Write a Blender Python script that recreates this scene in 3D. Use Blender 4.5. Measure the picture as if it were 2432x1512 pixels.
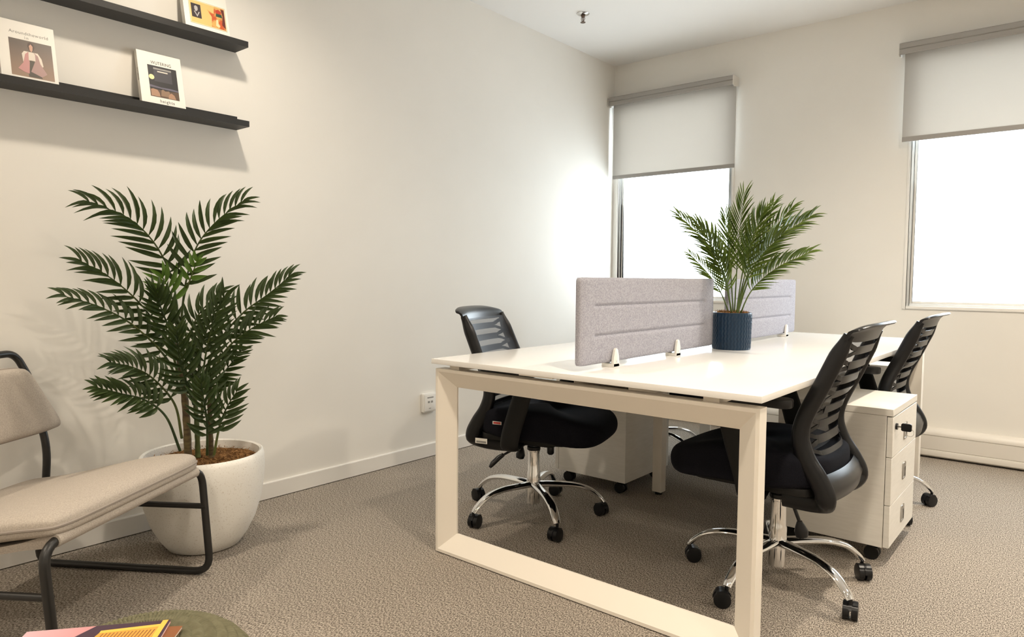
import bpy, bmesh, math, random
from mathutils import Vector, Matrix

for o in list(bpy.data.objects):
    bpy.data.objects.remove(o)
scene = bpy.context.scene
C = scene.collection
PI = math.pi
random.seed(11)

# ------------------------------------------------------------------ camera
FPX, PITCH, ROLL, YAW, CZ = 1644.89, 3.3179, 0.4468, 39.7481, 1.0428
_y, _p, _r = math.radians(YAW), math.radians(PITCH), math.radians(ROLL)
fw = Vector((-math.sin(_y) * math.cos(_p), math.cos(_y) * math.cos(_p), -math.sin(_p)))
rt0 = Vector((math.cos(_y), math.sin(_y), 0))
up0 = rt0.cross(fw)
RT = rt0 * math.cos(_r) + up0 * math.sin(_r)
UP = -rt0 * math.sin(_r) + up0 * math.cos(_r)
cam_d = bpy.data.cameras.new('camera')
cam_d.sensor_width = 36.0
cam_d.lens = FPX / 2432 * 36.0
cam_d.clip_start = 0.02
cam = bpy.data.objects.new('camera', cam_d)
C.objects.link(cam)
M = Matrix.Identity(4)
for i in range(3):
    M[i][0], M[i][1], M[i][2] = RT[i], UP[i], -fw[i]
M[2][3] = CZ
cam.matrix_world = M
scene.camera = cam

# ------------------------------------------------------------------ world, lights, exposure
SKY_STRENGTH = 8.0
LAMP_W = 120.0
scene.view_settings.view_transform = 'Standard'
scene.view_settings.look = 'None'
scene.view_settings.gamma = 1.0
scene.view_settings.exposure = 0.50
scene.view_settings.use_curve_mapping = False
world = bpy.data.worlds.new('overcast_sky')
scene.world = world
world.use_nodes = True
wn = world.node_tree.nodes
wn['Background'].inputs[0].default_value = (0.86, 0.93, 1.0, 1)
wn['Background'].inputs[1].default_value = SKY_STRENGTH

CEIL = 2.70
WL, WB, XR, YF = -2.923, 4.7497, 2.9, -2.7
W1 = (-2.875, -1.9517)
W2 = (-0.8562, 0.62)
SILL, WTOP = 0.889, 2.36

LAMPS = [(-2.2, 1.3), (-0.15, 1.3), (1.9, 1.3), (-2.2, -1.0), (-0.15, -1.0), (1.9, -1.0), (-0.15, 3.3), (1.9, 3.3)]
for (lx, ly) in LAMPS:                 # recessed downlights with a soft-edged beam
    ld = bpy.data.lights.new('downlight_lamp', 'SPOT')
    ld.spot_size = math.radians(150)
    ld.spot_blend = 0.9
    ld.shadow_soft_size = 0.055
    ld.energy = LAMP_W * (0.52 if (lx < -2 and ly > 0) else 1.0)
    ld.color = (1.0, 0.88, 0.72)
    lo = bpy.data.objects.new('downlight_lamp', ld)
    lo.location = (lx, ly, CEIL - 0.012)
    C.objects.link(lo)
for (a, b) in (W1, W2):            # portals: sample the sky through the window openings
    ld = bpy.data.lights.new('window_portal', 'AREA')
    ld.shape = 'RECTANGLE'
    ld.size = b - a
    ld.size_y = WTOP - SILL
    ld.cycles.is_portal = True
    lo = bpy.data.objects.new('window_portal', ld)
    lo.location = ((a + b) / 2, WB + 0.16, (SILL + WTOP) / 2)
    lo.rotation_euler = (-PI / 2, 0, 0)
    C.objects.link(lo)

# ------------------------------------------------------------------ materials
def principled(name, col, rough=0.5, metal=0.0, spec=0.5):
    m = bpy.data.materials.new(name)
    m.use_nodes = True
    b = m.node_tree.nodes['Principled BSDF']
    b.inputs['Base Color'].default_value = (*col, 1)
    b.inputs['Roughness'].default_value = rough
    b.inputs['Metallic'].default_value = metal
    b.inputs['Specular IOR Level'].default_value = spec
    return m

def nodes(m):
    nt = m.node_tree
    return nt, nt.nodes, nt.links, nt.nodes['Principled BSDF']

def noisy(name, c1, c2, scale, rough=0.6, bump=0.0, stretch=(1, 1, 1), metal=0.0, lo=0.35, hi=0.65, detail=3, spec=0.5, dist=0.002):
    m = principled(name, c1, rough, metal, spec)
    nt, N, L, b = nodes(m)
    tc = N.new('ShaderNodeTexCoord')
    mp = N.new('ShaderNodeMapping')
    mp.inputs['Scale'].default_value = stretch
    nz = N.new('ShaderNodeTexNoise')
    nz.inputs['Scale'].default_value = scale
    nz.inputs['Detail'].default_value = detail
    cr = N.new('ShaderNodeValToRGB')
    cr.color_ramp.elements[0].position = lo
    cr.color_ramp.elements[1].position = hi
    cr.color_ramp.elements[0].color = (*c1, 1)
    cr.color_ramp.elements[1].color = (*c2, 1)
    L.new(tc.outputs['Object'], mp.inputs[0])
    L.new(mp.outputs[0], nz.inputs['Vector'])
    L.new(nz.outputs[0], cr.inputs[0])
    L.new(cr.outputs[0], b.inputs['Base Color'])
    if bump:
        bp = N.new('ShaderNodeBump')
        bp.inputs['Strength'].default_value = bump
        bp.inputs['Distance'].default_value = dist
        L.new(nz.outputs[0], bp.inputs['Height'])
        L.new(bp.outputs[0], b.inputs['Normal'])
    return m

def carpet_mat():
    m = principled('carpet', (0.3, 0.26, 0.22), 0.95, 0, 0.1)
    nt, N, L, b = nodes(m)
    tc = N.new('ShaderNodeTexCoord')
    mp = N.new('ShaderNodeMapping')
    mp.inputs['Scale'].default_value = (2.1, 1.0, 1.0)
    mp.inputs['Rotation'].default_value = (0, 0, -0.12)
    n1 = N.new('ShaderNodeTexNoise')
    n1.inputs['Scale'].default_value = 145
    n1.inputs['Detail'].default_value = 2.5
    n1.inputs['Roughness'].default_value = 0.65
    n2 = N.new('ShaderNodeTexNoise')
    n2.inputs['Scale'].default_value = 2.2
    n2.inputs['Detail'].default_value = 2
    cr = N.new('ShaderNodeValToRGB')
    e = cr.color_ramp.elements
    e[0].position, e[0].color = 0.38, (0.08, 0.067, 0.053, 1)
    e[1].position, e[1].color = 0.63, (0.60, 0.53, 0.44, 1)
    k = e.new(0.50)
    k.color = (0.31, 0.268, 0.225, 1)
    mx = N.new('ShaderNodeMixRGB')
    mx.blend_type = 'MULTIPLY'
    mx.inputs[0].default_value = 0.35
    cr2 = N.new('ShaderNodeValToRGB')
    cr2.color_ramp.elements[0].color = (0.75, 0.75, 0.78, 1)
    cr2.color_ramp.elements[1].color = (1, 1, 1, 1)
    bp = N.new('ShaderNodeBump')
    bp.inputs['Strength'].default_value = 0.7
    bp.inputs['Distance'].default_value = 0.004
    L.new(tc.outputs['Object'], mp.inputs[0])
    L.new(mp.outputs[0], n1.inputs['Vector'])
    L.new(tc.outputs['Object'], n2.inputs['Vector'])
    L.new(n1.outputs[0], cr.inputs[0])
    L.new(n2.outputs[0], cr2.inputs[0])
    L.new(cr.outputs[0], mx.inputs[1])
    L.new(cr2.outputs[0], mx.inputs[2])
    L.new(mx.outputs[0], b.inputs['Base Color'])
    L.new(n1.outputs[0], bp.inputs['Height'])
    L.new(bp.outputs[0], b.inputs['Normal'])
    return m

def blind_mat():
    m = bpy.data.materials.new('blind_fabric')
    m.use_nodes = True
    nt = m.node_tree
    N, L = nt.nodes, nt.links
    N.remove(N['Principled BSDF'])
    d = N.new('ShaderNodeBsdfDiffuse')
    t = N.new('ShaderNodeBsdfTranslucent')
    d.inputs[0].default_value = (0.66, 0.64, 0.61, 1)
    t.inputs[0].default_value = (0.52, 0.49, 0.45, 1)
    mx = N.new('ShaderNodeMixShader')
    mx.inputs[0].default_value = 0.45
    L.new(d.outputs[0], mx.inputs[1])
    L.new(t.outputs[0], mx.inputs[2])
    L.new(mx.outputs[0], N['Material Output'].inputs[0])
    return m

def pane_mat():
    m = bpy.data.materials.new('window_glass')
    m.use_nodes = True
    nt = m.node_tree
    N, L = nt.nodes, nt.links
    N.remove(N['Principled BSDF'])
    t = N.new('ShaderNodeBsdfTransparent')
    t.inputs[0].default_value = (0.95, 0.97, 0.97, 1)
    g = N.new('ShaderNodeBsdfGlossy')
    g.inputs['Roughness'].default_value = 0.02
    mx = N.new('ShaderNodeMixShader')
    mx.inputs[0].default_value = 0.06
    L.new(t.outputs[0], mx.inputs[1])
    L.new(g.outputs[0], mx.inputs[2])
    L.new(mx.outputs[0], N['Material Output'].inputs[0])
    return m

def mesh_fabric_mat():
    m = bpy.data.materials.new('chair_mesh_fabric')
    m.use_nodes = True
    nt = m.node_tree
    N, L = nt.nodes, nt.links
    b = N['Principled BSDF']
    b.inputs['Base Color'].default_value = (0.012, 0.012, 0.016, 1)
    b.inputs['Roughness'].default_value = 0.55
    t = N.new('ShaderNodeBsdfTransparent')
    mx = N.new('ShaderNodeMixShader')
    mx.inputs[0].default_value = 0.62
    L.new(t.outputs[0], mx.inputs[1])
    L.new(b.outputs[0], mx.inputs[2])
    L.new(mx.outputs[0], N['Material Output'].inputs[0])
    return m

def leaf_mat(name, c1, c2, trans=0.25):
    m = noisy(name, c1, c2, 30, 0.42, spec=0.4)
    nt, N, L, b = nodes(m)
    t = N.new('ShaderNodeBsdfTranslucent')
    t.inputs[0].default_value = (c2[0] * 1.6, c2[1] * 1.6, c2[2] * 0.9, 1)
    mx = N.new('ShaderNodeMixShader')
    mx.inputs[0].default_value = trans
    L.new(b.outputs[0], mx.inputs[1])
    L.new(t.outputs[0], mx.inputs[2])
    L.new(mx.outputs[0], N['Material Output'].inputs[0])
    return m

def knit_mat():
    m = principled('pouf_knit', (0.2, 0.2, 0.13), 0.9, 0, 0.1)
    nt, N, L, b = nodes(m)
    tc = N.new('ShaderNodeTexCoord')
    nz = N.new('ShaderNodeTexNoise')
    nz.inputs['Scale'].default_value = 60
    cr = N.new('ShaderNodeValToRGB')
    cr.color_ramp.elements[0].color = (0.10, 0.095, 0.055, 1)
    cr.color_ramp.elements[1].color = (0.21, 0.195, 0.125, 1)
    L.new(tc.outputs['Object'], nz.inputs['Vector'])
    L.new(nz.outputs[0], cr.inputs[0])
    L.new(cr.outputs[0], b.inputs['Base Color'])
    return m

MAT = {
    'wall': noisy('wall_paint', (0.80, 0.775, 0.725), (0.815, 0.79, 0.74), 3, 0.85, spec=0.25),
    'ceiling': principled('ceiling_paint', (0.82, 0.80, 0.77), 0.9, spec=0.2),
    'trim': principled('trim_paint', (0.80, 0.775, 0.73), 0.45),
    'duct': principled('duct_plastic', (0.74, 0.70, 0.64), 0.4),
    'carpet': carpet_mat(),
    'alu': principled('window_aluminium', (0.74, 0.75, 0.74), 0.4),
    'pane': pane_mat(),
    'blind': blind_mat(),
    'valance': principled('valance_grey', (0.34, 0.32, 0.295), 0.45),
    'valance_cap': principled('valance_cap_white', (0.72, 0.69, 0.64), 0.5),
    'top': principled('desk_laminate', (0.84, 0.82, 0.79), 0.16, spec=0.5),
    'desk': principled('desk_powder_white', (0.83, 0.77, 0.68), 0.4),
    'cabinet': noisy('cabinet_white', (0.76, 0.73, 0.67), (0.80, 0.77, 0.71), 14, 0.4, stretch=(1, 1, 8)),
    'cab_gap': principled('drawer_gap', (0.25, 0.23, 0.2), 0.8),
    'chrome': principled('chrome', (0.82, 0.82, 0.82), 0.07, 1.0),
    'bronze': principled('sprinkler_bronze', (0.16, 0.11, 0.085), 0.35, 0.8),
    'steel': principled('brushed_steel', (0.5, 0.48, 0.45), 0.3, 1.0),
    'plastic': principled('black_plastic', (0.008, 0.008, 0.009), 0.30, spec=0.35),
    'plastic_b': principled('black_plastic_rough', (0.008, 0.0075, 0.007), 0.5, spec=0.25),
    'seat': noisy('seat_fabric', (0.004, 0.004, 0.007), (0.008, 0.008, 0.012), 400, 0.9, bump=0.15, spec=0.15),
    'mesh': mesh_fabric_mat(),
    'felt': noisy('screen_felt', (0.30, 0.295, 0.335), (0.43, 0.425, 0.47), 220, 0.95, bump=0.15, spec=0.1, detail=4),
    'clip': principled('clip_white', (0.80, 0.78, 0.73), 0.35),
    'navy': principled('navy_glaze', (0.006, 0.026, 0.058), 0.3, spec=0.4),
    'coir': noisy('coir_mulch', (0.10, 0.045, 0.016), (0.36, 0.19, 0.075), 70, 0.95, bump=0.5, spec=0.1),
    'terrazzo': noisy('planter_stone', (0.84, 0.82, 0.77), (0.62, 0.57, 0.50), 190, 0.65, lo=0.60, hi=0.74, detail=2),
    'leaf': leaf_mat('palm_leaf', (0.028, 0.050, 0.017), (0.058, 0.086, 0.030), 0.18),
    'leaf_young': leaf_mat('palm_leaf_young', (0.07, 0.14, 0.02), (0.10, 0.19, 0.03), 0.25),
    'leaf_small': leaf_mat('small_palm_leaf', (0.085, 0.135, 0.035), (0.15, 0.20, 0.06), 0.38),
    'stalk': noisy('palm_stalk', (0.045, 0.075, 0.018), (0.11, 0.13, 0.035), 14, 0.5),
    'trunk': noisy('palm_trunk', (0.055, 0.033, 0.014), (0.13, 0.095, 0.035), 22, 0.7, stretch=(1, 1, 4)),
    'tube': principled('chair_black_tube', (0.014, 0.013, 0.012), 0.38),
    'linen': noisy('cushion_linen', (0.38, 0.335, 0.29), (0.48, 0.425, 0.365), 300, 0.95, bump=0.25, spec=0.1, detail=4),
    'piping': principled('cushion_piping', (0.30, 0.26, 0.225), 0.9),
    'ledge': principled('ledge_black', (0.016, 0.015, 0.014), 0.5),
    'paper': principled('book_white', (0.80, 0.77, 0.71), 0.5),
    'pages': noisy('book_pages', (0.62, 0.57, 0.48), (0.78, 0.73, 0.64), 60, 0.9, stretch=(1, 30, 1)),
    'ink': principled('print_ink', (0.05, 0.045, 0.04), 0.6),
    'outlet': principled('outlet_white', (0.82, 0.80, 0.76), 0.35),
    'outlet_grey': principled('outlet_print', (0.28, 0.27, 0.25), 0.6),
    'knit': knit_mat(),
    'tag_red': principled('tag_red', (0.55, 0.05, 0.04), 0.6),
    'lamp': principled('downlight_white', (0.85, 0.85, 0.83), 0.4),
}

# ------------------------------------------------------------------ helpers
class MB:
    def __init__(s):
        s.v, s.f = [], []
    def add(s, verts, faces):
        n = len(s.v)
        s.v += [tuple(v) for v in verts]
        s.f += [tuple(i + n for i in f) for f in faces]
        return s
    def box(s, x0, x1, y0, y1, z0, z1):
        v = [(x, y, z) for x in (x0, x1) for y in (y0, y1) for z in (z0, z1)]
        return s.add(v, [(0, 1, 3, 2), (4, 6, 7, 5), (0, 4, 5, 1), (2, 3, 7, 6), (0, 2, 6, 4), (1, 5, 7, 3)])
    def rings(s, rings, closed=True, cap=True):
        n = len(rings[0])
        v = [p for r in rings for p in r]
        f = []
        for i in range(len(rings) - 1):
            for j in range(n if closed else n - 1):
                k = (j + 1) % n
                f.append((i * n + j, i * n + k, (i + 1) * n + k, (i + 1) * n + j))
        if cap and closed:
            f.append(tuple(range(n - 1, -1, -1)))
            f.append(tuple(range((len(rings) - 1) * n, len(rings) * n)))
        return s.add(v, f)
    def tube(s, pts, r, n=12, closed=False, flat=None, up=None):
        """swept circle (or ellipse: flat=(ra, rb) multipliers) along pts; r float or list"""
        pts = [Vector(p) for p in pts]
        m = len(pts)
        rr = r if isinstance(r, (list, tuple)) else [r] * m
        rings = []
        nrm = None
        for i in range(m):
            if closed:
                t = pts[(i + 1) % m] - pts[i - 1]
            else:
                t = pts[min(i + 1, m - 1)] - pts[max(i - 1, 0)]
            t.normalize()
            if up is not None:
                nrm = Vector(up) - t * Vector(up).dot(t)
            elif nrm is None:
                a = Vector((0, 0, 1)) if abs(t.z) < 0.9 else Vector((1, 0, 0))
                nrm = a - t * a.dot(t)
            else:
                nrm = nrm - t * nrm.dot(t)
            nrm.normalize()
            bn = t.cross(nrm)
            fa, fb = flat if flat else (1, 1)
            rings.append([pts[i] + nrm * (math.cos(2 * PI * k / n) * rr[i] * fa) + bn * (math.sin(2 * PI * k / n) * rr[i] * fb) for k in range(n)])
        if closed:
            rings.append(rings[0])
        return s.rings(rings, True, not closed)
    def lathe(s, prof, n=32, c=(0, 0, 0), cap=True):
        rings = [[(c[0] + r * math.cos(2 * PI * k / n), c[1] + r * math.sin(2 * PI * k / n), c[2] + z) for k in range(n)] for r, z in prof]
        return s.rings(rings, True, cap)
    def cyl(s, p0, p1, r, n=16):
        return s.tube([p0, p1], r, n)
    def prism(s, poly, axis, a, b):
        """poly: 2D points in the plane normal to axis, extruded a..b"""
        def P(q, t):
            return {'x': (t, q[0], q[1]), 'y': (q[0], t, q[1]), 'z': (q[0], q[1], t)}[axis]
        return s.rings([[P(q, a) for q in poly], [P(q, b) for q in poly]])

def rrect(x0, x1, y0, y1, r, n=4):
    out = []
    for cx, cy, a in ((x1 - r, y1 - r, 0), (x0 + r, y1 - r, 90), (x0 + r, y0 + r, 180), (x1 - r, y0 + r, 270)):
        for i in range(n + 1):
            t = math.radians(a + 90 * i / n)
            out.append((cx + r * math.cos(t), cy + r * math.sin(t)))
    return out

def obj(name, mb, mat, parent=None, smooth=40, bevel=0.0, seg=2, subsurf=0):
    me = bpy.data.meshes.new(name)
    if isinstance(mb, MB):
        me.from_pydata(mb.v, [], mb.f)
        bm = bmesh.new()
        bm.from_mesh(me)
        bmesh.ops.remove_doubles(bm, verts=bm.verts, dist=1e-6)
        bmesh.ops.recalc_face_normals(bm, faces=bm.faces)
        if bevel:
            bmesh.ops.bevel(bm, geom=[e for e in bm.edges if len(e.link_faces) == 2 and e.calc_face_angle(0) > 0.6], offset=bevel, segments=seg, affect='EDGES', profile=0.6)
        bm.to_mesh(me)
        bm.free()
    else:
        me = mb
    me.materials.append(MAT[mat] if isinstance(mat, str) else mat)
    if smooth:
        for p in me.polygons:
            p.use_smooth = True
        me.set_sharp_from_angle(angle=math.radians(smooth))
    o = bpy.data.objects.new(name, me)
    C.objects.link(o)
    if parent:
        o.parent = parent
    if subsurf:
        md = o.modifiers.new('subsurf', 'SUBSURF')
        md.levels = md.render_levels = subsurf
    return o

def tag(o, label=None, cat=None, group=None, kind=None):
    if label: o['label'] = label
    if cat: o['category'] = cat
    if group: o['group'] = group
    if kind: o['kind'] = kind
    return o

def thing(name, label, cat, loc=(0, 0, 0), rotz=0, group=None):
    o = bpy.data.objects.new(name, None)
    o.empty_display_size = 0.1
    C.objects.link(o)
    o.location = loc
    o.rotation_euler = (0, 0, rotz)
    return tag(o, label, cat, group)

def struct(name, mb, mat, **k):
    o = obj(name, mb, mat, **k)
    o['kind'] = 'structure'
    return o

def copy_tree(o, parent=None):
    c = o.copy()
    C.objects.link(c)
    c.parent = parent
    for ch in [x for x in o.children]:
        copy_tree(ch, c)
    return c

def spline(pts, n):
    """Catmull-Rom through pts, n samples"""
    P = [Vector(p) for p in pts]
    P = [P[0] * 2 - P[1]] + P + [P[-1] * 2 - P[-2]]
    m = len(P) - 3
    out = []
    for i in range(n):
        u = i / (n - 1) * m
        k = min(int(u), m - 1)
        t = u - k
        a, b, c, d = P[k:k + 4]
        out.append(0.5 * ((2 * b) + (c - a) * t + (2 * a - 5 * b + 4 * c - d) * t * t + (3 * b - a - 3 * c + d) * t ** 3))
    return out

def text_mesh(body, size, spacing=1.0):
    cu = bpy.data.curves.new('lettering', 'FONT')
    cu.body = body
    cu.size = size
    cu.align_x = 'CENTER'
    cu.space_character = spacing
    cu.extrude = 0.0002
    to = bpy.data.objects.new('lettering', cu)
    C.objects.link(to)
    dg = bpy.context.evaluated_depsgraph_get()
    me = bpy.data.meshes.new_from_object(to.evaluated_get(dg))
    bpy.data.objects.remove(to)
    return me

# ------------------------------------------------------------------ room shell
T = 0.15
struct('floor', MB().box(WL - T, XR + T, YF - T, WB + T, -0.1, 0), 'carpet', smooth=0)
struct('ceiling', MB().box(WL - T, XR + T, YF - T, WB + T, CEIL, CEIL + 0.1), 'ceiling', smooth=0)
struct('wall_left', MB().box(WL - T, WL, YF - T, WB + T, 0, CEIL), 'wall', smooth=0)
struct('wall_right', MB().box(XR, XR + T, YF - T, WB + T, 0, CEIL), 'wall', smooth=0)
struct('wall_front', MB().box(WL, XR, YF - T, YF, 0, CEIL), 'wall', smooth=0)
wb = MB()
xs = [WL, W1[0], W1[1], W2[0], W2[1], XR]
wb.box(WL, XR, WB, WB + T, 0, SILL).box(WL, XR, WB, WB + T, WTOP, CEIL)
for i in (0, 2, 4):
    wb.box(xs[i], xs[i + 1], WB, WB + T, SILL, WTOP)
struct('wall_back', wb, 'wall', smooth=0)
bb = MB().prism([(WL, 0.004), (WL + 0.012, 0.004), (WL + 0.012, 0.076), (WL + 0.010, 0.080), (WL, 0.080)], 'y', YF, WB)
struct('baseboard_left', bb, 'trim', smooth=0)
# moulded service duct along the window wall
prof = [(0, .178), (.022, .178), (.036, .172), (.047, .160), (.052, .146), (.052, .1385), (.048, .1365), (.048, .1345), (.050, .133),
        (.050, .055), (.047, .0535), (.047, .0515), (.052, .050), (.056, .036), (.054, .018), (.044, .010), (.0, .010)]
duct = MB().prism([(WB - d, z) for d, z in prof], 'x', WL + 0.0125, XR)
struct('baseboard_back', duct, 'duct', smooth=35)

def window(idx, a, b):
    root = bpy.data.objects.new('window_%d' % idx, None)
    C.objects.link(root)
    root['kind'] = 'structure'
    root.location = ((a + b) / 2, WB, SILL)
    x0, x1, z1 = -(b - a) / 2, (b - a) / 2, WTOP - SILL
    f = MB()
    w = 0.020
    y0, y1 = 0.012, 0.055
    f.box(x0, x0 + w, y0, y1, 0, z1).box(x1 - w, x1, y0, y1, 0, z1).box(x0 + w, x1 - w, y0, y1, 0, w).box(x0 + w, x1 - w, y0, y1, z1 - w, z1)
    obj('window_frame', f, 'alu', root, bevel=0.003)
    g = MB()
    w2 = 0.034
    g.box(x0 + w, x0 + w2, .024, .046, w, z1 - w).box(x1 - w2, x1 - w, .024, .046, w, z1 - w).box(x0 + w2, x1 - w2, .024, .046, w, w2).box(x0 + w2, x1 - w2, .024, .046, z1 - w2, z1 - w)
    obj('glazing_bead', g, 'clip', root, bevel=0.002)
    obj('pane', MB().box(x0 + w2, x1 - w2, .032, .038, w2, z1 - w2), 'pane', root, smooth=0)
    t = MB()
    tw = 0.012
    t.box(x0 - tw, x0 + .006, -.006, .012, -tw, z1 + tw).box(x1 - .006, x1 + tw, -.006, .012, -tw, z1 + tw)
    t.box(x0 + .006, x1 - .006, -.006, .012, -tw, .006).box(x0 + .006, x1 - .006, -.006, .012, z1 - .006, z1 + tw)
    obj('window_trim', t, 'trim', root, bevel=0.002)
    return root
window(1, *W1)
window(2, *W2)

# ------------------------------------------------------------------ roller blinds
def blind(label, vl, vr, fl, fr, zb):
    yf = WB - 0.108
    r = thing('roller_blind', label, 'blind', ((vl + vr) / 2, WB, zb), group='roller blinds over the windows')
    hx = (vr - vl) / 2
    zt, zv = 2.4383 - zb, 2.3732 - zb
    d = 0.106
    p = [(-d + .006, zt), (-d, zt - .006), (-d, zt - .030), (-d + .004, zt - .034), (-d, zt - .038), (-d, zv + .004), (-d + .004, zv), (-d + .012, zv), (-d + .012, zv + .004), (-.012, zt - .004), (-.004, zt)]
    obj('valance', MB().prism(p, 'x', -hx + .004, hx - .004), 'valance', r, smooth=25)
    for s in (-1, 1):
        a, b = sorted((s * (hx - .004), s * hx))
        q = [(-d + .004, zt), (-d - .001, zt - .006), (-d - .001, zv), (-d + .02, zv - .008), (-.004, zv + .006), (-.004, zt)]
        obj('end_cap', MB().prism(q, 'x', a, b), 'valance_cap', r, smooth=25)
    for s in (-1, 1):
        obj('bracket', MB().box(s * (hx - .09) - .013, s * (hx - .09) + .013, -.05, -.001, zt, zt + .006), 'valance', r, bevel=.001)
    c = (vl + vr) / 2
    yy = -0.05
    obj('fabric', MB().box(fl - c, fr - c, yy - .0006, yy + .0006, .026, zv + .02), 'blind', r, smooth=0)
    hem = MB().prism([(yy - .004, .004), (yy - .002, 0), (yy + .002, 0), (yy + .004, .004), (yy + .003, .028), (yy - .003, .028)], 'x', fl - c, fr - c)
    obj('hem_bar', hem, 'valance', r, smooth=25)
    tubeb = MB().cyl((-hx + .01, -.052, zv + .03), (hx - .01, -.052, zv + .03), .018)
    obj('roller_tube', tubeb, 'valance', r)
blind('half lowered light grey roller blind on the window in the room corner', -2.9165, -1.920, -2.896, -1.921, 1.8176)
blind('half lowered grey roller blind cut off by the right picture edge', -0.9203, 0.683, -0.8948, 0.658, 1.8709)

# ------------------------------------------------------------------ ceiling: sprinkler, downlights
sp = thing('fire_sprinkler', 'small chrome fire sprinkler head hanging from the white ceiling', 'sprinkler', (-2.507, 3.687, CEIL))
obj('escutcheon', MB().lathe([(.040, -.0005), (.040, -.003), (.034, -.008), (.020, -.010), (.018, -.002)], 28), 'chrome', sp)
obj('body', MB().lathe([(.012, -.002), (.013, -.018), (.008, -.024), (.004, -.028), (.0035, -.052)], 16), 'bronze', sp)
fr_ = MB()
for s in (-1, 1):
    fr_.tube([(s * .010, 0, -.02), (s * .013, 0, -.034), (s * .008, 0, -.046), (0, 0, -.052)], .002, 8)
obj('yoke', fr_, 'bronze', sp)
defl = MB().lathe([(.003, -.052), (.016, -.054), (.016, -.056), (.003, -.056)], 20)
obj('deflector', defl, 'bronze', sp)

proto_l = None
for (lx, ly) in LAMPS:
    if proto_l is None:
        d = thing('ceiling_downlight', 'round white recessed ceiling downlight above the picture frame', 'downlight', (lx, ly, CEIL), group='ceiling downlights')
        obj('trim_ring', MB().lathe([(.070, -.0005), (.095, -.0005), (.095, -.004), (.088, -.009), (.070, -.011), (.070, -.0005)], 32, cap=False), 'lamp', d)
        proto_l = d
    else:
        d = copy_tree(proto_l)
        d.location = (lx, ly, CEIL)

# ------------------------------------------------------------------ desk
DX0, DX1, DY0, DY1, TOPZ, TTH = -1.8868, -0.6437, 1.7965, 4.20, 0.74, 0.019
dcx = (DX0 + DX1) / 2
desk = thing('bench_desk', 'long white four-person bench desk with square loop end frames', 'desk', (dcx, (DY0 + DY1) / 2, 0))
hx, hy = (DX1 - DX0) / 2, (DY1 - DY0) / 2
obj('tabletop', MB().box(-hx, hx, -hy, hy, TOPZ - TTH, TOPZ), 'top', desk, bevel=.0015, seg=2)
def loop_frame(y0, sgn):
    prof = [(0, 0), (.011, 0), (.070, .043), (.070, .050), (0, .050)]
    x0, x1, z0, z1 = -hx + .012, hx - .008, 0.004, 0.7035
    rings = []
    for (cx, cz, sx, sz) in ((x0, z0, 1, 1), (x1, z0, -1, 1), (x1, z1, -1, -1), (x0, z1, 1, -1)):
        rings.append([(cx + sx * w, y0 + sgn * d, cz + sz * w) for w, d in prof])
    rings.append(rings[0])
    return MB().rings(rings, True, False)
obj('end_frame', loop_frame(-hy + .012, 1), 'desk', desk, smooth=20)
obj('end_frame', loop_frame(hy - .012, -1), 'desk', desk, smooth=20)
for x in (-1.57 - dcx, -0.96 - dcx):
    lg = obj('middle_leg', MB().box(x - .024, x + .024, -.005, .043, .014, .7), 'desk', desk, bevel=.002)
    obj('foot', MB().lathe([(.018, 0), (.018, .012), (.010, .0145)], 16, (x, .019, 0)), 'plastic_b', lg)
obj('cross_beam', MB().box(-hx + .1, hx - .1, -.005, .043, .68, TOPZ - TTH - .003), 'desk', desk, bevel=.002)
for x in (-1.795 - dcx, -0.795 - dcx):
    obj('support_rail', MB().box(x - .024, x + .024, -hy + .030, hy - .03, .700, TOPZ - TTH - .0005), 'desk', desk, bevel=.0015)
obj('cable_tray', MB().box(-.11, .11, -hy + .2, hy - .2, .645, .648).box(-.11, -.108, -hy + .2, hy - .2, .648, .715).box(.108, .11, -hy + .2, hy - .2, .648, .715), 'desk', desk, smooth=0)
obj('joint_plate', MB().box(-.20, -.06, -hy + .004, -hy + .05, TOPZ - TTH - .004, TOPZ - TTH - .0005), 'desk', desk, smooth=0)

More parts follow.
